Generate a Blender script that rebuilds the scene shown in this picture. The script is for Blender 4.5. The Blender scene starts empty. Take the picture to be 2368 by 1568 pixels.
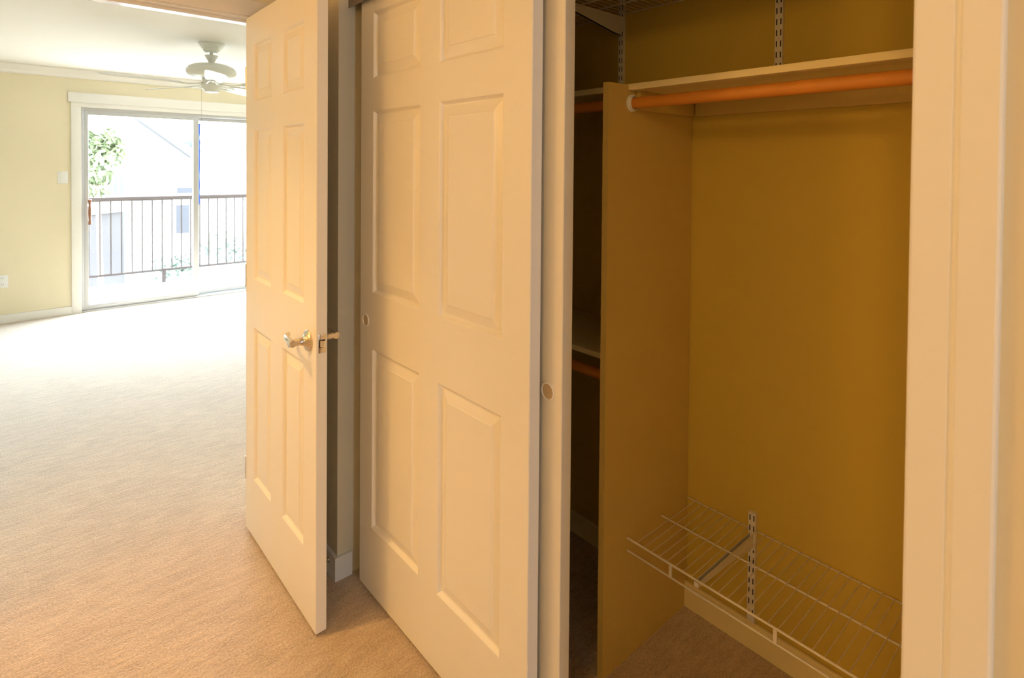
import bpy, bmesh, math, random
from mathutils import Vector, Matrix
random.seed(7)
S = bpy.context.scene
COL = S.collection

# ------------------------------------------------------------------ camera
FPX, YAW, PITCH, ROLL, CYP, CAMH = 1311.05, 0.721201, -0.016486, 0.008122, 405.97, 1.4617
fw = Vector((math.sin(YAW)*math.cos(PITCH), math.cos(YAW)*math.cos(PITCH), math.sin(PITCH)))
rt = Vector((math.cos(YAW), -math.sin(YAW), 0.0))
up = rt.cross(fw)
r2 = rt*math.cos(ROLL) + up*math.sin(ROLL)
u2 = up*math.cos(ROLL) - rt*math.sin(ROLL)
cam_d = bpy.data.cameras.new('camera')
cam_d.sensor_fit = 'HORIZONTAL'
cam_d.sensor_width = 36.0
cam_d.lens = FPX/2368*36.0
cam_d.shift_y = -(784-CYP)/2368
cam_d.clip_start = 0.02
cam_d.dof.use_dof = True
cam_d.dof.focus_distance = 1.9
cam_d.dof.aperture_fstop = 5.6
cam = bpy.data.objects.new('camera', cam_d)
m = Matrix((r2, u2, -fw)).transposed().to_4x4()
m.translation = Vector((0, 0, CAMH))
cam.matrix_world = m
COL.objects.link(cam)
S.camera = cam

# ------------------------------------------------------------------ world, lamps, exposure
S.view_settings.view_transform = 'Standard'
S.view_settings.look = 'None'
S.view_settings.gamma = 1.0
S.view_settings.exposure = 0.0
S.view_settings.use_curve_mapping = False
W = bpy.data.worlds.new('overcast_sky')
S.world = W
W.use_nodes = True
bg = W.node_tree.nodes['Background']
bg.inputs['Color'].default_value = (0.74, 0.865, 1.0, 1)
bg.inputs['Strength'].default_value = 44.0

WARM = (1.0, 0.575, 0.185)
def lamp(name, loc, power, radius=0.05, color=WARM):
    d = bpy.data.lights.new(name, 'POINT')
    d.energy = power
    d.color = color
    d.shadow_soft_size = radius
    o = bpy.data.objects.new(name, d)
    o.location = loc
    COL.objects.link(o)
    return o
spot_d = bpy.data.lights.new('hall_downlight', 'SPOT')       # recessed can in the hall ceiling by the bedroom door
spot_d.energy = 100
spot_d.color = WARM
spot_d.spot_size = math.radians(104)
spot_d.spot_blend = 0.9
spot_d.shadow_soft_size = 0.06
spot = bpy.data.objects.new('hall_downlight', spot_d)
spot.location = (-0.22, 2.0, 2.34)
COL.objects.link(spot)
sun_d = bpy.data.lights.new('sun', 'SUN')
sun_d.energy = 8.0
sun_d.angle = math.radians(0.6)
sun_d.color = (1.0, 0.95, 0.88)
sun = bpy.data.objects.new('sun', sun_d)
sun.rotation_euler = Vector((1.0, 0.03, 1.7)).to_track_quat('Z', 'Y').to_euler()
COL.objects.link(sun)
def portal(name, loc, rot, sx, sy):
    d = bpy.data.lights.new(name, 'AREA')
    d.shape = 'RECTANGLE'
    d.size = sx
    d.size_y = sy
    d.cycles.is_portal = True
    o = bpy.data.objects.new(name, d)
    o.location = loc
    o.rotation_euler = rot
    COL.objects.link(o)
# bulbs of the wall lamp opposite the closet doors, and the ceiling lamp of the dressing room behind the camera
for dy in (-0.07, 0.07):
    lamp('vanity_bulb', (-1.35, 2.0+dy, 1.78), 10)
lamp('dressing_room_lamp', (-1.2, -0.4, 2.22), 23, 0.07)
portal('patio_portal', (1.476, 7.06, 1.0), (math.radians(-90), 0, 0), 1.96, 2.0)
portal('rear_window_portal', (0.15, -3.67, 1.5), (math.radians(90), 0, 0), 0.46, 0.5)

# ------------------------------------------------------------------ materials
MATS = {}
def mat(name, color, rough=0.5, var=0.0, vscale=3.0, bump=0.0, bscale=200.0, metal=0.0, spec=0.5, sheen=0.0):
    if name in MATS: return MATS[name]
    M = bpy.data.materials.new(name)
    M.use_nodes = True
    nt = M.node_tree
    b = nt.nodes['Principled BSDF']
    b.inputs['Roughness'].default_value = rough
    b.inputs['Metallic'].default_value = metal
    b.inputs['Specular IOR Level'].default_value = spec
    b.inputs['Base Color'].default_value = (*color, 1)
    if sheen:
        b.inputs['Sheen Weight'].default_value = sheen
        b.inputs['Sheen Roughness'].default_value = 0.5
    tc = nt.nodes.new('ShaderNodeTexCoord')
    if var:
        n = nt.nodes.new('ShaderNodeTexNoise')
        n.inputs['Scale'].default_value = vscale
        n.inputs['Detail'].default_value = 5
        nt.links.new(tc.outputs['Object'], n.inputs['Vector'])
        mx = nt.nodes.new('ShaderNodeMix')
        mx.data_type = 'RGBA'
        mx.inputs['A'].default_value = (*[c*(1-var) for c in color], 1)
        mx.inputs['B'].default_value = (*[min(1, c*(1+var)) for c in color], 1)
        nt.links.new(n.outputs['Fac'], mx.inputs['Factor'])
        nt.links.new(mx.outputs['Result'], b.inputs['Base Color'])
    if bump:
        n = nt.nodes.new('ShaderNodeTexNoise')
        n.inputs['Scale'].default_value = bscale
        n.inputs['Detail'].default_value = 3
        nt.links.new(tc.outputs['Object'], n.inputs['Vector'])
        bp = nt.nodes.new('ShaderNodeBump')
        bp.inputs['Strength'].default_value = bump
        bp.inputs['Distance'].default_value = 0.001
        nt.links.new(n.outputs['Fac'], bp.inputs['Height'])
        nt.links.new(bp.outputs['Normal'], b.inputs['Normal'])
    MATS[name] = M
    return M

PAINT   = mat('beige_wall_paint', (0.78, 0.70, 0.51), 0.75, 0.03, 2.0, 0.25, 90)
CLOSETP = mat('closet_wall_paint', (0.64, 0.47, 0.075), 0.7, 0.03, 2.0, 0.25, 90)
CEIL    = mat('ceiling_paint', (0.86, 0.84, 0.80), 0.9, 0.02, 1.5, 0.5, 70)
TRIM    = mat('trim_paint', (0.86, 0.84, 0.80), 0.4, 0.02, 4.0, 0.08, 60)
GLOSST  = mat('gloss_jamb_paint', (0.86, 0.84, 0.80), 0.14)
DOORP   = mat('door_paint', (0.86, 0.83, 0.77), 0.33, 0.012, 6.0, 0.10, 120)
BOARD   = mat('closet_board_paint', (0.68, 0.50, 0.15), 0.5, 0.03, 5.0, 0.10, 120)
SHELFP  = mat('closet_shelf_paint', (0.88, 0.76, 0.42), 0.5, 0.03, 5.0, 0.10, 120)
WOOD    = mat('rod_wood', (0.70, 0.27, 0.035), 0.5, 0.12, 12.0)
WIRE    = mat('white_vinyl_wire', (0.74, 0.69, 0.58), 0.4)
STEEL   = mat('white_steel', (0.82, 0.79, 0.72), 0.4)
DARK    = mat('slot_dark', (0.02, 0.02, 0.02), 0.9)
NICKEL  = mat('satin_nickel', (0.70, 0.65, 0.58), 0.22, metal=1.0)
ALU     = mat('mill_aluminium', (0.52, 0.52, 0.52), 0.5, metal=0.4)
PLASTIC = mat('white_plastic', (0.85, 0.85, 0.83), 0.35)
FANW    = mat('fan_enamel', (0.80, 0.82, 0.78), 0.25)
FANB    = mat('fan_blade_white', (0.84, 0.84, 0.82), 0.35)
CHAIN   = mat('chain_metal', (0.45, 0.43, 0.40), 0.4, metal=0.8)
GRIP    = mat('handle_wood', (0.26, 0.11, 0.06), 0.5, 0.15, 20)
TAPE    = mat('blue_tape', (0.05, 0.14, 0.62), 0.6)
RAIL    = mat('railing_paint', (0.026, 0.019, 0.018), 0.9, spec=0.08)
DECK    = mat('deck_concrete', (0.62, 0.60, 0.57), 0.9, 0.05, 3)
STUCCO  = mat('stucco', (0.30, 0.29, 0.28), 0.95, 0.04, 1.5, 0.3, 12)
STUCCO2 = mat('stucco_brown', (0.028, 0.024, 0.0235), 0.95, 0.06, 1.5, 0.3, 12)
ROOFM   = mat('roof_shingle', (0.065, 0.065, 0.065), 0.95, 0.1, 3, spec=0.1)
FASCIA  = mat('fascia_paint', (0.045, 0.044, 0.044), 0.9, spec=0.1)
WGLASS  = mat('window_dark_glass', (0.030, 0.030, 0.034), 0.6, spec=0.05)
LEAF    = mat('leaf_green', (0.085, 0.105, 0.045), 0.8, 0.4, 3.0)
LEAF2   = mat('leaf_shrub', (0.10, 0.13, 0.10), 0.8, 0.3, 3.0)
BARK    = mat('bark', (0.22, 0.16, 0.12), 0.9, 0.2, 8)
GROUND  = mat('outdoor_ground', (0.34, 0.32, 0.29), 0.95, 0.1, 0.6)

def carpet_material():
    M = bpy.data.materials.new('cut_pile_carpet')
    M.use_nodes = True
    nt = M.node_tree
    L = nt.links.new
    b = nt.nodes['Principled BSDF']
    b.inputs['Roughness'].default_value = 0.95
    b.inputs['Specular IOR Level'].default_value = 0.2
    b.inputs['Sheen Weight'].default_value = 0.9
    b.inputs['Sheen Roughness'].default_value = 0.45
    b.inputs['Sheen Tint'].default_value = (0.95, 0.97, 1.0, 1)
    tc = nt.nodes.new('ShaderNodeTexCoord')
    def noise(scale, detail, sc=None):
        n = nt.nodes.new('ShaderNodeTexNoise')
        n.inputs['Scale'].default_value = scale
        n.inputs['Detail'].default_value = detail
        if sc:
            mp = nt.nodes.new('ShaderNodeMapping')
            mp.inputs['Scale'].default_value = sc
            mp.inputs['Rotation'].default_value = (0, 0, math.radians(-22))
            L(tc.outputs['Object'], mp.inputs['Vector'])
            L(mp.outputs['Vector'], n.inputs['Vector'])
        else:
            L(tc.outputs['Object'], n.inputs['Vector'])
        return n
    tuft = noise(150, 4)
    streak = noise(30, 5, (0.5, 1.9, 1))
    blot = noise(6, 5)
    ad = nt.nodes.new('ShaderNodeMath'); ad.operation = 'MULTIPLY_ADD'
    L(tuft.outputs['Fac'], ad.inputs[0]); ad.inputs[1].default_value = 0.55
    ml = nt.nodes.new('ShaderNodeMath'); ml.operation = 'MULTIPLY_ADD'
    L(blot.outputs['Fac'], ml.inputs[0]); ml.inputs[1].default_value = 0.14
    m3 = nt.nodes.new('ShaderNodeMath'); m3.operation = 'MULTIPLY'
    L(streak.outputs['Fac'], m3.inputs[0]); m3.inputs[1].default_value = 0.31
    L(m3.outputs[0], ml.inputs[2])
    L(ml.outputs[0], ad.inputs[2])
    cr = nt.nodes.new('ShaderNodeValToRGB')
    cr.color_ramp.elements[0].position = 0.36
    cr.color_ramp.elements[0].color = (0.37, 0.265, 0.165, 1)
    cr.color_ramp.elements[1].position = 0.68
    cr.color_ramp.elements[1].color = (0.71, 0.55, 0.385, 1)
    L(ad.outputs[0], cr.inputs['Fac'])
    L(cr.outputs['Color'], b.inputs['Base Color'])
    bp = nt.nodes.new('ShaderNodeBump')
    bp.inputs['Strength'].default_value = 0.7
    bp.inputs['Distance'].default_value = 0.012
    L(ad.outputs[0], bp.inputs['Height'])
    L(bp.outputs['Normal'], b.inputs['Normal'])
    return M
CARPET = carpet_material()

def glass_material():
    M = bpy.data.materials.new('clear_pane')
    M.use_nodes = True
    nt = M.node_tree
    nt.nodes.clear()
    out = nt.nodes.new('ShaderNodeOutputMaterial')
    mx = nt.nodes.new('ShaderNodeMixShader')
    tr = nt.nodes.new('ShaderNodeBsdfTransparent')
    tr.inputs['Color'].default_value = (0.97, 0.985, 0.98, 1)
    gl = nt.nodes.new('ShaderNodeBsdfGlossy')
    gl.inputs['Roughness'].default_value = 0.02
    mx.inputs['Fac'].default_value = 0.06
    nt.links.new(tr.outputs[0], mx.inputs[1])
    nt.links.new(gl.outputs[0], mx.inputs[2])
    nt.links.new(mx.outputs[0], out.inputs['Surface'])
    return M
GLASS = glass_material()

# ------------------------------------------------------------------ mesh helpers (all in world coordinates)
class MB:
    def __init__(s):
        s.v = []; s.f = []; s.sm = []
    def quad(s, *p, smooth=False):
        n = len(s.v); s.v += [tuple(q) for q in p]; s.f.append(tuple(range(n, n+len(p)))); s.sm.append(smooth)
        return s
    def box(s, x0, x1, y0, y1, z0, z1, c=0.0):
        if c <= 0:
            n = len(s.v)
            s.v += [(x, y, z) for x in (x0, x1) for y in (y0, y1) for z in (z0, z1)]
            for q in ((0,1,3,2),(4,6,7,5),(0,4,5,1),(2,3,7,6),(0,2,6,4),(1,5,7,3)):
                s.f.append(tuple(n+i for i in q)); s.sm.append(False)
            return s
        bm = bmesh.new()
        vs = [bm.verts.new((x, y, z)) for x in (x0, x1) for y in (y0, y1) for z in (z0, z1)]
        for q in ((0,1,3,2),(4,6,7,5),(0,4,5,1),(2,3,7,6),(0,2,6,4),(1,5,7,3)):
            bm.faces.new([vs[i] for i in q])
        bmesh.ops.bevel(bm, geom=bm.edges[:], offset=c, segments=2, profile=0.5, affect='EDGES')
        bm.verts.index_update()
        n = len(s.v)
        s.v += [tuple(v.co) for v in bm.verts]
        for f in bm.faces:
            s.f.append(tuple(n+v.index for v in f.verts)); s.sm.append(True)
        bm.free()
        return s
    def ring_sweep(s, rings, closed=True, cap=True, smooth=True):
        k = len(rings[0]); n = len(s.v)
        for r in rings: s.v += [tuple(p) for p in r]
        for i in range(len(rings)-1):
            for j in range(k if closed else k-1):
                a = n+i*k+j; b = n+i*k+(j+1) % k
                s.f.append((a, b, b+k, a+k)); s.sm.append(smooth)
        if cap:
            s.f.append(tuple(n+j for j in reversed(range(k)))); s.sm.append(False)
            e = n+(len(rings)-1)*k
            s.f.append(tuple(e+j for j in range(k))); s.sm.append(False)
        return s
    def lathe(s, o, axis, prof, n=24, cap=True):
        o = Vector(o); ax = Vector(axis).normalized()
        t = Vector((0, 0, 1)) if abs(ax.z) < 0.9 else Vector((1, 0, 0))
        a = ax.cross(t).normalized(); b = ax.cross(a)
        rings = []
        for r, h in prof:
            rings.append([o + ax*h + (a*math.cos(2*math.pi*i/n) + b*math.sin(2*math.pi*i/n))*r for i in range(n)])
        return s.ring_sweep(rings, True, cap)
    def tube(s, pts, r, n=10, rad=None, flat=1.0):
        pts = [Vector(p) for p in pts]
        rings = []
        ref = None
        for i, p in enumerate(pts):
            d = (pts[min(i+1, len(pts)-1)] - pts[max(i-1, 0)]).normalized()
            if ref is None:
                ref = Vector((0, 0, 1)) if abs(d.z) < 0.9 else Vector((1, 0, 0))
            a = d.cross(ref).normalized(); b = a.cross(d).normalized(); ref = b
            rr = rad[i] if rad else r
            rings.append([p + a*rr*flat*math.cos(2*math.pi*j/n) + b*rr*math.sin(2*math.pi*j/n) for j in range(n)])
        return s.ring_sweep(rings)
    def prism(s, poly, off):
        off = Vector(off); a = [Vector(p) for p in poly]; b = [p+off for p in a]
        n = len(s.v); k = len(a)
        s.v += [tuple(p) for p in a+b]
        s.f.append(tuple(n+i for i in range(k))); s.sm.append(False)
        s.f.append(tuple(n+k+i for i in reversed(range(k)))); s.sm.append(False)
        for i in range(k):
            j = (i+1) % k
            s.f.append((n+j, n+i, n+k+i, n+k+j)); s.sm.append(False)
        return s

WL = {}   # world location of every built object
def obj(name, mb, material, parent=None, origin=None, fix=True):
    if origin is None:
        lo = [min(v[i] for v in mb.v) for i in range(3)]; hi = [max(v[i] for v in mb.v) for i in range(3)]
        origin = Vector(((lo[0]+hi[0])/2, (lo[1]+hi[1])/2, lo[2] if parent is None else (lo[2]+hi[2])/2))
    origin = Vector(origin)
    me = bpy.data.meshes.new(name)
    me.from_pydata([(v[0]-origin.x, v[1]-origin.y, v[2]-origin.z) for v in mb.v], [], mb.f)
    me.polygons.foreach_set('use_smooth', mb.sm)
    me.materials.append(material)
    if fix:
        bm = bmesh.new(); bm.from_mesh(me)
        bmesh.ops.recalc_face_normals(bm, faces=bm.faces[:])
        bm.to_mesh(me); bm.free()
    if any(mb.sm): me.set_sharp_from_angle(angle=math.radians(38))
    me.update()
    o = bpy.data.objects.new(name, me)
    COL.objects.link(o)
    place(o, origin, parent)
    return o
def place(o, origin, parent):
    WL[o] = Vector(origin)
    if parent is not None:
        o.parent = parent
        o.location = Vector(origin) - WL[parent]
    else:
        o.location = origin
def copy_part(src, origin, parent):
    o = src.copy(); COL.objects.link(o); place(o, origin, parent); return o
def tag(o, label=None, cat=None, group=None, kind=None):
    if label: o['label'] = label
    if cat: o['category'] = cat
    if group: o['group'] = group
    if kind: o['kind'] = kind
    return o
def thing(name, loc, label=None, cat=None, group=None, kind=None):
    o = bpy.data.objects.new(name, None)
    o.empty_display_size = 0.05
    COL.objects.link(o); place(o, loc, None)
    return tag(o, label, cat, group, kind)
def struct(name, mb, material, label, cat):
    return tag(obj(name, mb, material), label, cat, kind='structure')

# ------------------------------------------------------------------ the shell
CZ = 2.362            # ceiling height
YF = 6.89             # bedroom far wall
XB = 1.686            # closet back wall
struct('floor', MB().box(-1.7, 3.5, -3.7, 7.0, -0.12, 0), CARPET, 'beige cut-pile carpet running through hall, bedroom and closet', 'carpet')
struct('ceiling', MB().box(-1.7, 3.5, -3.7, 7.0, CZ, CZ+0.1), CEIL, 'white painted bedroom ceiling above the fan', 'ceiling')
PX0, PX1, PZ = 0.492, 2.46, 2.0       # patio opening
w = MB().box(-1.6, PX0, YF, 7.0, 0, CZ).box(PX1, 3.4, YF, 7.0, 0, CZ).box(PX0, PX1, YF, 7.0, PZ, CZ)
struct('wall_far', w, PAINT, 'beige bedroom wall holding the sliding patio door', 'wall')
struct('wall_bedroom_left', MB().box(-1.7, -1.6, 2.5, 7.0, 0, CZ), PAINT, 'beige side wall of the bedroom', 'wall')
struct('wall_bedroom_right', MB().box(3.4, 3.5, 2.5, 7.0, 0, CZ), PAINT, 'beige bedroom wall behind the open door', 'wall')
OX0, OX1, OZ = -0.215, 0.745, 2.055    # rough bedroom doorway, unseen left side widened to admit daylight
w = MB().box(-1.6, OX0, 2.385, 2.5, 0, CZ).box(OX1, 3.4, 2.385, 2.5, 0, CZ).box(OX0, OX1, 2.385, 2.5, OZ, CZ)
struct('wall_doorway', w, PAINT, 'beige wall with the doorway between hall and bedroom', 'wall')
w = MB().box(0.85, 0.96, 1.885, 2.385, 0, CZ)
struct('wall_beside_closet', w, PAINT, 'narrow beige wall end between open door and closet', 'wall')
w = MB().box(0.85, 0.96, -3.6, 0.2, 0, CZ).box(0.85, 0.96, 0.2, 1.885, 2.045, CZ)
struct('wall_closet_front', w, PAINT, 'beige wall right of the closet opening at photo edge', 'wall')
struct('wall_closet_back', MB().box(XB, XB+0.1, 0.0, 2.385, 0, CZ), CLOSETP, 'golden beige back wall inside the closet', 'wall')
struct('wall_closet_near', MB().box(0.96, XB, 0.0, 0.1, 0, CZ), CLOSETP, 'closet end wall hidden behind the right trim', 'wall')
struct('wall_hall_left', MB().box(-1.7, -1.6, -3.7, 2.5, 0, CZ), PAINT, 'side wall of the dressing hall opposite the closet', 'wall')
w = MB().box(-1.6, -0.08, -3.7, -3.6, 0, CZ).box(0.38, 0.96, -3.7, -3.6, 0, CZ).box(-0.08, 0.38, -3.7, -3.6, 0, 1.25).box(-0.08, 0.38, -3.7, -3.6, 1.75, CZ)
struct('wall_behind', w, PAINT, 'hall end wall with a window behind the camera', 'wall')

# baseboards
def bb(n, x0, x1, y0, y1, label, h=0.083, mt=None):
    struct(n, MB().box(x0, x1, y0, y1, 0, h-0.008).box(x0+0.002*(x1-x0 < 0.05), x1-0.002*(x1-x0 < 0.05), y0+0.002*(y1-y0 < 0.05), y1-0.002*(y1-y0 < 0.05), h-0.008, h), mt or TRIM, label, 'baseboard')
bb('baseboard_far', -1.6, 0.415, YF-0.014, YF, 'white baseboard under the outlet on the bedroom wall', 0.076)
b = MB().prism([(0.838, 1.873, 0), (0.902, 1.873, 0), (0.902, 1.885, 0), (0.85, 1.885, 0), (0.85, 2.372, 0), (0.838, 2.372, 0)], (0, 0, 0.083))
struct('baseboard_beside_closet', b, TRIM, 'white baseboard wrapping the wall end beside the closet doors', 'baseboard')
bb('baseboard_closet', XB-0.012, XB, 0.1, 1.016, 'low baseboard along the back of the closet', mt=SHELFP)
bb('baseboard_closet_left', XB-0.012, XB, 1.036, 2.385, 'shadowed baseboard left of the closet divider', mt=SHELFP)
bb('baseboard_hall', -1.6, -1.588, -3.6, 2.385, 'white baseboard opposite the closet')

# crown moulding of the bedroom's far wall
prof = [(0, 0), (-0.012, 0), (-0.012, 0.012), (-0.028, 0.030), (-0.044, 0.066), (-0.05, 0.075), (-0.05, 0.088), (0, 0.088)]
struct('trim_crown', MB().prism([(-1.6, YF+a, CZ-0.088+c) for a, c in prof], (5.0, 0, 0)), TRIM, 'white crown moulding along the bedroom ceiling', 'moulding')

# bedroom doorway: jamb lining, stop, casing (thing-like trim pieces)
JX0, JX1, JZ = -0.20, 0.730, 2.040  # unseen left jamb set farther out for more daylight in the hall
j = MB().box(JX1, OX1, 2.385, 2.5, 0, OZ).box(OX0, JX0, 2.385, 2.5, 0, OZ).box(JX0, JX1, 2.385, 2.5, JZ, OZ)
struct('trim_doorway_jamb', j, GLOSST, 'white jamb lining the bedroom doorway', 'door jamb')
j = MB().box(JX0, JX1, 2.425, 2.47, JZ-0.012, JZ).box(JX1-0.011, JX1, 2.425, 2.47, 0, JZ-0.012).box(JX0, JX0+0.011, 2.425, 2.47, 0, JZ-0.012)
struct('trim_door_stop', j, GLOSST, 'white stop strip inside the bedroom doorway head', 'door stop')
j = MB().box(JX0-0.065, JX1+0.065, 2.372, 2.385, JZ+0.006, JZ+0.068, 0.002)
j.box(JX1+0.006, JX1+0.068, 2.372, 2.385, 0, JZ+0.006).box(JX0-0.068, JX0-0.006, 2.372, 2.385, 0, JZ+0.006)
struct('trim_doorway_casing', j, TRIM, 'white casing around the bedroom doorway on the hall side', 'casing')

# casing at the near side of the closet opening: a stepped flat board
cp = [(0.85, 0.115), (0.833, 0.115), (0.831, 0.118), (0.831, 0.152), (0.8335, 0.155), (0.8335, 0.158), (0.832, 0.161),
      (0.832, 0.198), (0.834, 0.201), (0.850, 0.201)]
struct('trim_closet_casing', MB().prism([(x, y, 0) for x, y in cp], (0, 0, 2.10)), TRIM, 'white stepped casing board right of the closet opening', 'casing')
struct('trim_closet_jamb', MB().box(0.85, 0.96, 0.2, 0.2012, 0, 2.045).box(0.85, 0.96, 1.8838, 1.885, 0.083, 2.045), PAINT, 'painted return inside the closet opening', 'jamb')
# bypass door track under the closet header
t = MB().box(0.885, 1.01, 0.2012, 1.8838, 2.040, 2.045).box(0.885, 0.8865, 0.2012, 1.8838, 2.012, 2.040).box(1.0085, 1.01, 0.2012, 1.8838, 2.012, 2.040)
struct('trim_door_track', t, mat('track_metal', (0.30, 0.26, 0.22), 0.5, metal=0.7), 'metal track above the sliding closet doors', 'door track')

# ------------------------------------------------------------------ six-panel doors
def six_panel(root, x0, x1, y0, y1, z0, z1, cols, rows, c=0.0018):
    m = MB()
    ys = sorted([y0+c, y1-c] + [v for q in cols for v in q]); zs = sorted([z0+c, z1-c] + [v for q in rows for v in q])
    for xs, flip in ((x0, False), (x1, True)):
        for a in range(len(ys)-1):
            for b_ in range(len(zs)-1):
                if any(abs(ys[a]-q[0]) < 1e-6 for q in cols) and any(abs(zs[b_]-q[0]) < 1e-6 for q in rows): continue
                p = [(xs, ys[a], zs[b_]), (xs, ys[a+1], zs[b_]), (xs, ys[a+1], zs[b_+1]), (xs, ys[a], zs[b_+1])]
                m.quad(*(p[::-1] if flip is False else p))
    def rect(x, e): return [(x, y0+e, z0+e), (x, y1-e, z0+e), (x, y1-e, z1-e), (x, y0+e, z1-e)]
    L = [rect(x0, c), rect(x0+c, 0), rect(x1-c, 0), rect(x1, c)]
    m.ring_sweep(L, True, False, False)
    obj('leaf', m, DOORP, root)
    prof = [(0, 0), (0.002, 0.0008), (0.005, 0.0040), (0.0085, 0.0090), (0.0110, 0.0108), (0.015, 0.0110), (0.041, 0.0038), (0.0430, 0.0022)]
    for (pa, pb) in cols:
        for (za, zb) in rows:
            m = MB()
            for xs, sg in ((x0, 1), (x1, -1)):
                rings = [[(xs+sg*d, pa+i, za+i), (xs+sg*d, pb-i, za+i), (xs+sg*d, pb-i, zb-i), (xs+sg*d, pa+i, zb-i)] for i, d in prof]
                if sg < 0: rings = [r[::-1] for r in rings]
                m.ring_sweep([r[::-1] for r in rings], True, False, False)
                m.quad(*(rings[-1][::-1]))
            obj('raised_panel', m, DOORP, root, fix=False)

# hinged bedroom door, open into the hall
XD0, XD1, YD0, YD1 = 0.692, 0.7275, 1.687, 2.384
door = thing('door_1', (0.71, 2.03, 0.012), 'cream six-panel hinged door standing open, with nickel lever handle', 'door', kind='structure')
six_panel(door, XD0, XD1, YD0, YD1, 0.012, 2.036, [(1.787, 1.979), (2.093, 2.286)], [(0.240, 0.832), (1.019, 1.596), (1.700, 1.923)])
LZ, LY = 0.911, 1.747
for sg, xs in ((-1, XD0), (1, XD1)):
    rose = obj('lever_rose', MB().lathe((xs, LY, LZ), (sg, 0, 0), [(0.033, 0), (0.0335, 0.004), (0.031, 0.0075), (0.022, 0.0105), (0.016, 0.015), (0.0125, 0.022), (0.0115, 0.030)], 32), NICKEL, door)
    obj('lever_neck', MB().lathe((xs+sg*0.028, LY, LZ), (sg, 0, 0), [(0.0112, 0), (0.0110, 0.022), (0.0112, 0.0335), (0.009, 0.0345)], 24), NICKEL, rose)
    xx = xs+sg*0.052
    pts = [(xx, LY-0.010, LZ), (xx, LY+0.012, LZ+0.001), (xx-sg*0.001, LY+0.035, LZ+0.002), (xx-sg*0.005, LY+0.06, LZ+0.002), (xx-sg*0.014, LY+0.085, LZ+0.001), (xx-sg*0.026, LY+0.102, LZ)]
    obj('lever', MB().tube(pts, 0.011, 16, [0.0112, 0.0112, 0.0108, 0.0102, 0.0095, 0.0085], 0.8), NICKEL, rose)
ym = YD0
lp = obj('latch_plate', MB().box(0.6985, 0.7225, ym-0.0012, ym+0.0005, LZ-0.0285, LZ+0.0285, 0.0005), NICKEL, door)
obj('bolt_hole', MB().box(0.7005, 0.7195, ym-0.0014, ym-0.0011, LZ-0.0125, LZ+0.0125), DARK, lp)
obj('latch_bolt', MB().prism([(0.7035, ym-0.0008, LZ-0.010), (0.7175, ym-0.0008, LZ-0.010), (0.7175, ym-0.011, LZ-0.010), (0.713, ym-0.011, LZ-0.010)], (0, 0, 0.020)), mat('bolt_chrome', (0.88, 0.88, 0.88), 0.18, metal=1.0), lp)
for dz in (-0.021, 0.021):
    obj('screw', MB().lathe((0.7105, ym-0.0012, LZ+dz), (0, -1, 0), [(0.0038, 0), (0.0034, 0.0006), (0.0016, 0.0006), (0.0014, 0.0002)], 12), NICKEL, lp)
for hz in (0.25, 1.02, 1.80):
    obj('hinge', MB().lathe((XD0+0.002, YD1+0.0005, hz-0.045), (0, 0, 1), [(0.005, 0), (0.005, 0.09)], 12), NICKEL, door)

# bypass closet doors: both slid to the far end
def pull(door_, x, y, z):
    r = 0.0225
    ring = obj('finger_pull', MB().lathe((x, y, z), (-1, 0, 0), [(r, -0.0003), (r, 0.0022), (r-0.0015, 0.0034), (r-0.0035, 0.0034), (r-0.0048, 0.0010), (r-0.0048, 0.0002)], 32, cap=False), mat('pull_cream', (0.88, 0.85, 0.80), 0.3), door_, fix=False)
    obj('pull_dish', MB().lathe((x, y, z), (-1, 0, 0), [(r-0.0046, 0.0012), (r-0.009, 0.0006), (0.006, 0.0003), (0.0005, 0.0003)], 28, cap=False), mat('pull_dish_tan', (0.60, 0.47, 0.30), 0.35), ring, fix=False)
C0 = 0.901
d1 = thing('door_2', (0.92, 1.386, 0.012), 'front six-panel sliding closet door, finger pull at its left stile', 'door', kind='structure')
six_panel(d1, C0, C0+0.035, 0.957, 1.816, 0.012, 2.030, [(1.058, 1.337), (1.436, 1.729)], [(0.238, 0.845), (1.033, 1.643), (1.750, 1.970)])
pull(d1, C0, 1.773, 0.933)
C1 = 0.956
d2 = thing('door_3', (0.975, 1.336, 0.012), 'rear sliding closet door peeking out behind the front one', 'door', kind='structure')
six_panel(d2, C1, C1+0.035, 0.906, 1.765, 0.012, 2.030, [(1.007, 1.286), (1.385, 1.678)], [(0.238, 0.845), (1.033, 1.643), (1.750, 1.970)])
pull(d2, C1, 0.951, 0.925)

# ------------------------------------------------------------------ closet fittings
dv = MB().prism([(1.250, 1.016, 0), (1.684, 1.016, 0), (1.684, 1.016, 1.6845), (1.341, 1.016, 1.6845), (1.341, 1.016, 1.700), (1.250, 1.016, 1.700)], (0, 0.019, 0))
tag(obj('closet_divider', dv, BOARD), 'tall painted board standing upright as divider inside the closet', 'divider panel')
tag(obj('closet_shelf', MB().box(1.342, 1.685, 0.1, 2.384, 1.685, 1.703, 0.001), SHELFP), 'long painted shelf board resting on the divider above the clothes rod', 'shelf')
def cleat(label, *a): tag(obj('shelf_cleat', MB().box(*a, 0.001), BOARD), label, 'shelf cleat', 'cleats under the closet shelf')
cleat('wooden cleat on the closet back wall beneath the long shelf', XB-0.018, XB-0.0005, 0.102, 0.997, 1.629, 1.6845)
cleat('short wooden cleat on the divider face beneath the long shelf', 1.375, 1.667, 0.998, 1.0155, 1.629, 1.6845)
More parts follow.
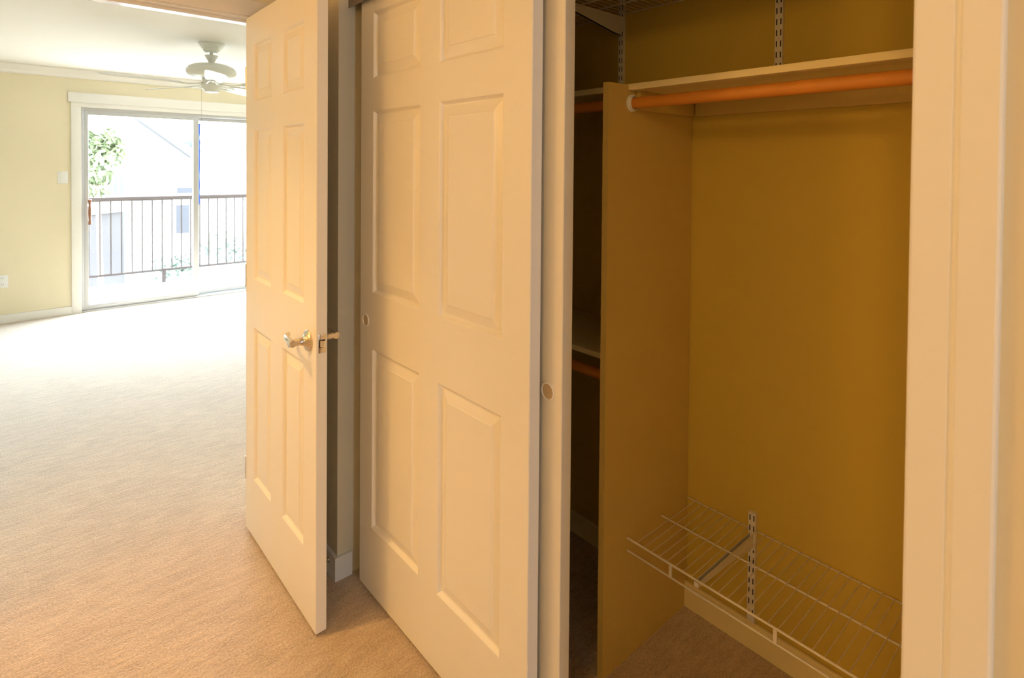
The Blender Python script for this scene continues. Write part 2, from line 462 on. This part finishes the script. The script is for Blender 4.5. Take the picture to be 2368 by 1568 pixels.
tag(obj('closet_shelf', MB().box(1.342, 1.685, 1.036, 2.384, 0.876, 0.893, 0.001), SHELFP), 'dark lower shelf left of the closet divider', 'shelf')
def rod(y0, y1, x, z, label):
    t = thing('clothes_rod', (x, (y0+y1)/2, z), label, 'clothes rod', 'wooden clothes rods in the closet')
    obj('pole', MB().lathe((x, y0+0.003, z), (0, 1, 0), [(0.0165, 0), (0.0165, y1-y0-0.006)], 28), WOOD, t)
    for ye, s in ((y0, 1), (y1, -1)):
        obj('end_socket', MB().lathe((x, ye, z), (0, s, 0), [(0.026, 0.0003), (0.026, 0.003), (0.0215, 0.0045), (0.0205, 0.012), (0.019, 0.012), (0.0168, 0.006)], 28), PLASTIC, t)
rod(0.1, 1.016, 1.357, 1.648, 'orange-brown wooden clothes rod right of the divider, white end socket')
rod(1.036, 2.384, 1.357, 1.648, 'upper wooden clothes rod in the dark part left of the divider')
rod(1.036, 2.384, 1.357, 0.822, 'lower wooden clothes rod in the dark part left of the divider')

# slotted wall standards
def standard(y, z0, z1, label, phase=0.0):
    t = thing('shelf_standard', (XB-0.006, y, z0), label, 'shelf standard', 'slotted white shelf standards on the closet wall')
    w, dp, sw, sh, pitch = 0.022, 0.012, 0.0034, 0.0175, 0.032
    xf = XB-dp
    ys = [y-w/2, y-0.0060-sw/2, y-0.0060+sw/2, y+0.0060-sw/2, y+0.0060+sw/2, y+w/2]
    zs = [z0]; z = z0+0.012+phase
    cut = []
    while z+sh < z1-0.006:
        zs += [z, z+sh]; cut.append(len(zs)-2); z += pitch
    zs.append(z1)
    m = MB()
    for i in range(5):
        for k in range(len(zs)-1):
            if i in (1, 3) and k in cut: continue
            m.quad((xf, ys[i], zs[k]), (xf, ys[i], zs[k+1]), (xf, ys[i+1], zs[k+1]), (xf, ys[i+1], zs[k]))
    for yy in (y-w/2, y+w/2):
        m.quad((xf, yy, z0), (XB-0.0003, yy, z0), (XB-0.0003, yy, z1), (xf, yy, z1))
    for zz in (z0, z1):
        m.quad((xf, y-w/2, zz), (xf, y+w/2, zz), (XB-0.0003, y+w/2, zz), (XB-0.0003, y-w/2, zz))
    obj('channel', m, STEEL, t, fix=False)
    obj('channel_shade', MB().box(xf+0.004, XB-0.0005, y-w/2+0.001, y+w/2-0.001, z0+0.001, z1-0.001), DARK, t)  # near-black filler, paints the shade seen through the slots
    return t
standard(0.734, 1.7035, 2.30, 'slotted standard on the closet wall above the right half of the shelf', 0.004)
standard(1.306, 1.7035, 2.30, 'slotted standard in the closet\'s upper left, carrying the high bracket')
standard(0.791, 0.084, 0.418, 'short slotted standard under the low wire shelf', 0.01)
def bracket(y, x1, ztop, hw, ht, label):
    t = thing('shelf_bracket', (XB-0.02, y, ztop-hw), label, 'shelf bracket', 'white brackets under the wire shelves')
    xw = XB-0.0137
    for s in (-1, 1):
        m = MB().prism([(xw, y+s*0.0045, ztop-hw), (xw, y+s*0.0045, ztop), (x1, y+s*0.0045, ztop), (x1, y+s*0.0045, ztop-ht), (xw-0.03, y+s*0.0045, ztop-hw)], (0, s*0.0016, 0))
        obj('side_plate', m, STEEL, t)
    obj('web', MB().prism([(x1, y-0.0045, ztop-ht), (xw-0.03, y-0.0045, ztop-hw), (xw, y-0.0045, ztop-hw), (xw, y-0.0045, ztop-hw+0.002), (xw-0.03, y-0.0045, ztop-hw+0.002), (x1, y-0.0045, ztop-ht+0.002)], (0, 0.009, 0)), DARK, t)  # web coloured near-black for the shade inside the white bracket
    obj('mounting_tab', MB().box(XB-0.0135, XB-0.0122, y-0.009, y+0.009, ztop-0.05, ztop-0.001), STEEL, t)
    obj('front_hook', MB().box(x1-0.002, x1, y-0.006, y+0.006, ztop-ht, ztop), STEEL, t)
    return t
bracket(0.791, 1.362, 0.357, 0.034, 0.013, 'bracket holding up the low wire shelf')
bracket(1.306, 1.395, 2.012, 0.066, 0.022, 'tapered bracket holding up the high wire shelf')

# wire shelves
def wire_shelf(y0, y1, xf, z, posts, label):
    t = thing('wire_shelf', ((xf+XB)/2, (y0+y1)/2, z), label, 'wire shelf', 'white wire closet shelves')
    xm, xb = xf+0.175, XB-0.006
    R, r = 0.0032, 0.00125
    def yrod(n, x, zz, rr): obj(n, MB().lathe((x, y0, zz), (0, 1, 0), [(rr, 0), (rr, y1-y0)], 8), WIRE, t)
    yrod('front_rod', xf, z, R); yrod('front_rod', xf, z-0.0365, R*0.85); yrod('middle_rod', xm, z-0.0045, R*0.85); yrod('back_rod', xb, z-0.003, R*0.6)
    for py in posts:
        obj('front_post', MB().box(xf-0.0015, xf+0.0015, py-0.0045, py+0.0045, z-0.0365, z), WIRE, t)
    n = int((y1-y0-0.01)/0.0254)
    first = None
    for i in range(n):
        y = y0+0.012+i*0.0254
        if first is None:
            first = obj('wire', MB().tube([(xf, y, z+0.0012), (xb, y, z+0.0012)], r, 6), WIRE, t)
            o0 = WL[first].copy()
        else:
            copy_part(first, (o0.x, y, o0.z), t)
    return t
wire_shelf(0.104, 1.012, 1.355, 0.368, (0.866, 0.580, 0.295), 'low white wire shelf in the bottom right of the closet')
wire_shelf(0.104, 2.380, 1.386, 2.024, (0.5, 0.8, 1.1, 1.4, 1.7, 2.0), 'high wire shelf at the top of the closet')

# spring door stop on the baseboard behind the open door
ds = thing('door_stop', (0.838, 1.925, 0.052), 'small door stop on the baseboard behind the open door', 'door stop')
obj('base', MB().lathe((0.838, 1.925, 0.055), (-1, 0, 0), [(0.011, 0.0002), (0.011, 0.003), (0.007, 0.006)], 18), NICKEL, ds)
obj('spring', MB().lathe((0.833, 1.925, 0.055), (-1, 0, 0), [(0.0045, 0)]+[(0.0045 if i % 2 else 0.0056, 0.002+i*0.0022) for i in range(22)], 12), NICKEL, ds)
obj('tip', MB().lathe((0.784, 1.925, 0.055), (-1, 0, 0), [(0.0075, 0), (0.008, 0.004), (0.0075, 0.012), (0.005, 0.014)], 16), PLASTIC, ds)

# ------------------------------------------------------------------ bedroom: patio door, trim, switch, outlet, fan
c = MB().box(0.415, PX0, YF-0.016, YF, 0, 2.0, 0.002).box(0.415, PX1+0.077, YF-0.016, YF, 2.0, 2.045, 0.002).box(PX1, PX1+0.077, YF-0.016, YF, 0, 2.0)
struct('trim_patio_casing', c, TRIM, 'white casing boards around the patio door', 'casing')
struct('trim_patio_cap', MB().box(0.392, PX1+0.10, YF-0.036, YF, 2.045, 2.136, 0.003), TRIM, 'thicker white head board capping the patio door', 'head board')
pd = thing('door_4', (1.476, 6.94, 0), 'aluminium sliding glass patio door onto the balcony', 'sliding door', kind='structure')
FY0, FY1 = 6.895, 6.985
fr = MB().box(PX0, PX0+0.022, FY0, FY1, 0.028, PZ, 0.001).box(PX1-0.022, PX1, FY0, FY1, 0.028, PZ, 0.001)
fr.box(PX0+0.022, PX1-0.022, FY0, FY1, PZ-0.03, PZ, 0.001)
obj('outer_frame', fr, ALU, pd)
th = MB().box(PX0, PX1, FY0-0.012, FY1, 0.0005, 0.016).box(PX0, PX1, FY0+0.012, FY0+0.016, 0.016, 0.028).box(PX0, PX1, FY0+0.055, FY0+0.059, 0.016, 0.028).box(PX0, PX1, FY1-0.006, FY1, 0.016, 0.028)
obj('threshold_track', th, ALU, pd)
def leaf(name, x0, x1, y0, y1, st_l, st_r):
    m = MB().box(x0, x0+st_l, y0, y1, 0.030, PZ-0.032, 0.002).box(x1-st_r, x1, y0, y1, 0.030, PZ-0.032, 0.002)
    m.box(x0+st_l, x1-st_r, y0, y1, 0.030, 0.066, 0.002).box(x0+st_l, x1-st_r, y0, y1, PZ-0.070, PZ-0.032, 0.002)
    f = obj(name, m, ALU, pd)
    ym = (y0+y1)/2
    obj('glass_pane', MB().box(x0+st_l-0.004, x1-st_r+0.004, ym-0.0025, ym+0.0025, 0.062, PZ-0.066), GLASS, f)
    return f
sl = leaf('sliding_panel', PX0+0.024, 1.516, FY0+0.002, FY0+0.030, 0.034, 0.054)
leaf('fixed_panel', 1.470, PX1-0.024, FY0+0.045, FY0+0.073, 0.046, 0.046)
# pull handle of the sliding panel: metal plates, curved arms, wooden grip
hx, hy = 0.533, FY0+0.001
obj('handle_plate', MB().box(0.520, 0.542, hy-0.007, hy, 0.925, 1.075, 0.003), mat('plate_metal', (0.55, 0.55, 0.56), 0.4, metal=0.8), sl)
for zz, s in ((1.045, 1), (0.905, -1)):
    obj('handle_arm', MB().tube([(0.530, hy-0.003, zz), (0.536, hy-0.022, zz+0.004*s), (0.548, hy-0.036, zz-0.006*s), (0.556, hy-0.040, zz-0.012*s)], 0.0045, 8), NICKEL, sl)
zs = [1.103, 1.085, 1.06, 1.03, 1.0, 0.97, 0.94, 0.915, 0.885, 0.86]
rs = [0.016, 0.0145, 0.009, 0.010, 0.0125, 0.0135, 0.0115, 0.009, 0.012, 0.014]
obj('wooden_grip', MB().lathe((0.556, hy-0.042, 0), (0, 0, 1), list(zip(rs, zs)), 14), GRIP, sl)

# painter's tape hanging along the edge of the fixed glass
n = 26
L, Rr = [], []
for i in range(n+1):
    z = 0.60+1.30*i/n
    L.append((1.5165, z)); Rr.append((1.5165+(0.008 if i < 9 else 0.020)+random.uniform(-0.0025, 0.0025)+(0.006 if i > 23 else 0), z))
m = MB()
for i in range(n):
    a = (L[i], Rr[i], Rr[i+1], L[i+1])
    m.quad(*[(x, FY0+0.0385-0.002*((k+i) % 2), z) for k, (x, z) in enumerate(a)])
    m.quad(*[(x, FY0+0.0375-0.002*((k+i) % 2), z) for k, (x, z) in reversed(list(enumerate(a)))])
tag(obj('painters_tape', m, TAPE, fix=False), 'ragged strip of blue masking tape beside the patio door\'s middle stile', 'tape')

sw = thing('light_switch', (0.352, YF, 1.262), 'white rocker light switch left of the patio door', 'light switch')
obj('cover_plate', MB().box(0.312, 0.391, YF-0.006, YF-0.0003, 1.262, 1.377, 0.0025), PLASTIC, sw)
obj('rocker', MB().prism([(0.335, YF-0.006, 1.286), (0.335, YF-0.0075, 1.286), (0.335, YF-0.0115, 1.353), (0.335, YF-0.006, 1.353)], (0.033, 0, 0)), PLASTIC, sw)
ou = thing('wall_outlet', (-0.080, YF, 0.321), 'white electrical outlet low on the bedroom wall at photo edge', 'outlet')
obj('cover_plate', MB().box(-0.117, -0.042, YF-0.006, YF-0.0003, 0.321, 0.436, 0.0025), PLASTIC, ou)
for zz in (0.350, 0.407):
    so = obj('socket', MB().lathe((-0.080, YF-0.0055, zz), (0, -1, 0), [(0.0165, 0), (0.0165, 0.003), (0.015, 0.0035)], 20), PLASTIC, ou)
    for dx in (-0.006, 0.006):
        obj('slot', MB().box(-0.080+dx-0.001, -0.080+dx+0.001, YF-0.0094, YF-0.0088, zz-0.001, zz+0.008), DARK, so)

# ceiling fan
FX, FY = 1.119, 4.697
fan = thing('ceiling_fan', (FX, FY, 1.99), 'white five-blade ceiling fan hanging from the bedroom ceiling', 'ceiling fan')
def lz(name, prof, mt=FANW, par=fan, n=36): return obj(name, MB().lathe((FX, FY, 0), (0, 0, 1), prof, n), mt, par)
can = lz('canopy', [(0.088, CZ-0.0005), (0.088, CZ-0.012), (0.080, CZ-0.016), (0.080, CZ-0.024), (0.070, CZ-0.030), (0.069, CZ-0.040), (0.058, CZ-0.047), (0.056, CZ-0.057), (0.042, CZ-0.066), (0.040, CZ-0.072), (0.013, CZ-0.074)])
lz('downrod', [(0.0125, CZ-0.074), (0.0125, 2.20)])
lz('coupling_cone', [(0.0135, 2.274), (0.046, 2.272), (0.044, 2.268), (0.022, 2.226), (0.020, 2.222), (0.022, 2.219), (0.021, 2.210), (0.030, 2.205)])
lz('motor_housing', [(0.020, 2.212), (0.070, 2.210), (0.115, 2.202), (0.150, 2.186), (0.167, 2.166), (0.170, 2.150), (0.166, 2.134), (0.150, 2.116), (0.120, 2.104), (0.085, 2.096), (0.060, 2.094), (0.040, 2.094)], n=48)
lz('switch_housing', [(0.050, 2.094), (0.064, 2.090), (0.066, 2.082), (0.066, 2.035), (0.060, 2.020), (0.052, 2.008), (0.048, 1.998), (0.020, 1.994), (0.004, 1.994)])
BZ, TIL = 2.052, math.radians(-13)
for k in range(5):
    a = math.radians(187+72*k)
    d = Vector((math.cos(a), math.sin(a), 0)); s = Vector((-math.sin(a), math.cos(a), 0))
    sv = s*math.cos(TIL) + Vector((0, 0, 1))*math.sin(TIL); nv = d.cross(sv).normalized()
    o = Vector((FX, FY, BZ))
    outl = [(0.215, 0.040), (0.24, 0.052), (0.40, 0.062), (0.62, 0.068), (0.665, 0.062), (0.690, 0.045), (0.698, 0.02)]
    poly = [(r, w) for r, w in outl] + [(r, -w) for r, w in reversed(outl)]
    P0 = [o + d*r + sv*w for r, w in poly]
    bl = obj('blade', MB().prism(P0, nv*0.006), FANB, fan)
    # blade iron: two curved arms and a plate below the blade
    m = MB()
    for q in (-1, 1):
        m.tube([o + d*0.062 + s*0.012*q + Vector((0, 0, 0.012)), o + d*0.105 + s*0.030*q + Vector((0, 0, -0.002)), o + d*0.150 + s*0.034*q + Vector((0, 0, -0.008)), o + d*0.20 + sv*0.026*q - nv*0.006, o + d*0.262 + sv*0.012*q - nv*0.004], 0.0055, 8)
    m.prism([o + d*0.20 + sv*0.034 - nv*0.006, o + d*0.285 + sv*0.010 - nv*0.006, o + d*0.285 - sv*0.010 - nv*0.006, o + d*0.20 - sv*0.034 - nv*0.006], nv*0.0055)
    obj('blade_iron', m, FANW, bl)
cx, cy = FX-0.064, FY-0.018
m = MB().tube([(cx+0.004, cy, 2.030), (cx-0.006, cy, 2.026), (cx-0.008, cy, 2.02), (cx-0.008, cy, 1.80)], 0.0011, 6)
for z in (2.0, 1.93, 1.86): m.lathe((cx-0.008, cy, z), (0, 0, 1), [(0.0012, 0), (0.002, 0.002), (0.0012, 0.004)], 8)
ch = obj('pull_chain', m, CHAIN, fan)
obj('chain_fob', MB().lathe((cx-0.008, cy, 1.782), (0, 0, 1), [(0.0015, 0), (0.004, 0.004), (0.0045, 0.012), (0.002, 0.02)], 10), CHAIN, ch)

# ------------------------------------------------------------------ outside: balcony, neighbours, planting
struct('balcony_deck', MB().box(-1.2, 4.2, 7.0, 8.35, -0.20, -0.02), DECK, 'pale balcony floor outside the patio door', 'balcony')
RY = 8.15
rl = thing('balcony_railing', (1.5, RY, -0.02), 'brown metal balcony railing with thin upright bars', 'railing')
obj('top_rail', MB().box(-1.2, 4.2, RY-0.03, RY+0.03, 1.006, 1.056, 0.004), RAIL, rl)
obj('bottom_rail', MB().box(-1.2, 4.2, RY-0.012, RY+0.012, 0.125, 0.150, 0.002), RAIL, rl)
bal = obj('baluster', MB().box(0.7545-0.0065, 0.7545+0.0065, RY-0.0065, RY+0.0065, 0.150, 1.006), RAIL, rl)
o0 = WL[bal].copy()
for i in range(-18, 33):
    if i: copy_part(bal, (o0.x+i*0.1048, o0.y, o0.z), rl)
for px in (-1.15, 1.40, 4.15):
    obj('rail_foot', MB().box(px-0.02, px+0.02, RY-0.02, RY+0.02, -0.02, 0.125), RAIL, rl)

GZ = -2.9
struct('courtyard_ground', MB().box(-30, 40, 7.0, 60, GZ-0.1, GZ), GROUND, 'sunlit courtyard ground below the balcony', 'ground')
# pale house facing the balcony, its gable slope running down to an eave on the right
HY = 17.0
hl = Vector((2.078, 17.000, 1.214)).x
e0 = Vector((2.390, 17.000, 2.656)); e1 = Vector((3.212, 17.000, 1.962))
sl_ = (e1.z-e0.z)/(e1.x-e0.x)
ridge_x = hl+0.2; ridge_z = e1.z - sl_*(e1.x-ridge_x); ridge_z = min(ridge_z, 9)
hs = thing('neighbour_house', (hl+6, HY+3, GZ), 'overexposed pale stucco house with a sloping roof beyond the railing', 'house')
obj('house_wall', MB().prism([(hl, HY, GZ), (hl+14, HY, GZ), (hl+14, HY, e1.z), (e1.x, HY, e1.z), (ridge_x, HY, ridge_z), (hl, HY, ridge_z)], (0, 7, 0)), STUCCO, hs)
vo = Vector((sl_, 0, -1)).normalized()*0.16
obj('roof_slope', MB().prism([(ridge_x-0.1, HY-0.4, ridge_z+0.1), (e1.x+0.3, HY-0.4, e1.z+0.1+sl_*0.3), (e1.x+0.3, HY-0.4, e1.z-0.1+sl_*0.3), (ridge_x-0.1, HY-0.4, ridge_z-0.1)], (0, 7.6, 0)), ROOFM, hs)
obj('eave_fascia', MB().box(e1.x+0.3, hl+14.4, HY-0.4, HY+7.2, e1.z-0.06, e1.z+0.10), ROOFM, hs)
def hwin(x0, x1, z0, z1, mt=WGLASS):
    f = obj('house_window', MB().box(x0-0.06, x1+0.06, HY-0.05, HY-0.001, z0-0.06, z1+0.06), STUCCO, hs)
    obj('window_pane', MB().box(x0, x1, HY-0.07, HY-0.051, z0, z1), mt, f)
hwin(3.190, 3.502, -0.378, 0.372)
hwin(3.211, 3.657, 0.679, 0.826)
hwin(4.460, 4.583, -0.492, -0.471)
# darker garden house lower left, with a light coping and a fence above it
BY = 13.0
a = Vector((0.690, 13.000, 0.337)); b_ = Vector((1.553, 13.000, 0.548))
gh = thing('garden_wall', (b_.x-2, BY+1, GZ), 'pinkish brown garden wall with light coping behind the left railing bars', 'garden wall')
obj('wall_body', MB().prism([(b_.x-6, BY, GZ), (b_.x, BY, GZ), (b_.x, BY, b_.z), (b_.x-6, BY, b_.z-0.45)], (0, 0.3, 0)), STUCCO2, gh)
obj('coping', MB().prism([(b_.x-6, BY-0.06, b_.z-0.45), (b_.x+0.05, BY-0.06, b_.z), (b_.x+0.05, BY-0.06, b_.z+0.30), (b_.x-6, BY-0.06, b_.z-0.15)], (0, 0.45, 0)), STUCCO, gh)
gz0 = Vector((1.587, 15.500, 0.733)); gz1 = Vector((1.886, 15.500, 1.197))
fe = thing('slat_screen', ((gz0.x+gz1.x)/2, 15.5, GZ), 'grey slatted screen beside the pale house', 'screen')
obj('screen_post', MB().box(gz0.x-0.9, gz0.x-0.82, 15.46, 15.54, GZ, gz1.z), FASCIA, fe)
obj('screen_post', MB().box(gz1.x-0.08, gz1.x, 15.46, 15.54, GZ, gz1.z), FASCIA, fe)
x = gz0.x-0.8; first = None
while x < gz1.x-0.1:
    if first is None:
        first = obj('slat', MB().box(x, x+0.07, 15.48, 15.52, gz0.z-1.0, gz1.z), FASCIA, fe); o0 = WL[first].copy(); x00 = x
    else: copy_part(first, (o0.x+x-x00, o0.y, o0.z), fe)
    x += 0.1
def plant(name, base, trunk_h, blobs, count, size, leafm, label, cat, seed):
    rnd = random.Random(seed)
    t = thing(name, base, label, cat)
    bx, by, bz = base
    top = Vector((blobs[0][0], blobs[0][1], blobs[0][2]))
    tr = MB().tube([(bx, by, bz), (bx+0.05, by, bz+trunk_h*0.5), tuple(top - Vector((0, 0, 0.3))), tuple(top)], 0.1, 8, [0.10*size*8, 0.08*size*8, 0.05*size*8, 0.01])
    obj('trunk', tr, BARK, t)
    m = MB()
    for i in range(count):
        cx_, cy_, cz_, rr = blobs[rnd.randrange(len(blobs))]
        v = Vector((rnd.gauss(0, 1), rnd.gauss(0, 1), rnd.gauss(0, 1))).normalized()*rr*rnd.random()**0.45
        p = Vector((cx_, cy_, cz_)) + v
        u = Vector((rnd.gauss(0, 1), rnd.gauss(0, 1), rnd.gauss(0, 1))).normalized()
        q = u.cross(Vector((rnd.gauss(0, 1), rnd.gauss(0, 1), rnd.gauss(0, 1)))).normalized()
        L_ = size*rnd.uniform(0.7, 1.3)
        m.quad(p-u*L_, p+q*L_*0.42, p+u*L_, p-q*L_*0.42)
    f = obj('foliage', m, leafm, t, fix=False)
    f['kind'] = 'stuff'
TY = 11.5
c1 = Vector((1.033, 11.500, 1.473)); c2 = Vector((0.975, 11.500, 1.083)); c3 = Vector((1.250, 11.500, 1.692)); c4 = Vector((1.075, 11.500, 1.865)); c5 = Vector((0.779, 11.500, 1.505))
plant('courtyard_tree', (c1.x, TY, GZ), 4.0, [(c1.x, TY, c1.z, 0.33), (c2.x, TY+0.1, c2.z, 0.25), (c3.x, TY, c3.z, 0.20), (c4.x, TY, c4.z, 0.22), (c5.x, TY, c5.z, 0.45)], 1500, 0.07, LEAF, 'pale green leafy tree outside the left patio pane', 'tree', 3)
s1 = Vector((1.841, 10.500, -0.119))
plant('courtyard_shrub', (s1.x, 10.5, GZ), 1.5, [(s1.x, 10.5, s1.z-0.1, 0.28), (s1.x+0.3, 10.5, s1.z-0.1, 0.25), (s1.x-0.2, 10.5, s1.z-0.4, 0.4)], 500, 0.07, LEAF2, 'small green shrub behind the railing foot', 'shrub', 5)
s2 = Vector((3.038, 12.500, -0.204))
plant('courtyard_shrub', (s2.x, 12.5, GZ), 1.5, [(s2.x, 12.5, s2.z, 0.35), (s2.x+0.5, 12.5, s2.z-0.1, 0.35), (s2.x+0.2, 12.5, s2.z-0.6, 0.6)], 700, 0.07, LEAF2, 'faint green shrub beyond the fixed glass pane', 'shrub', 6)
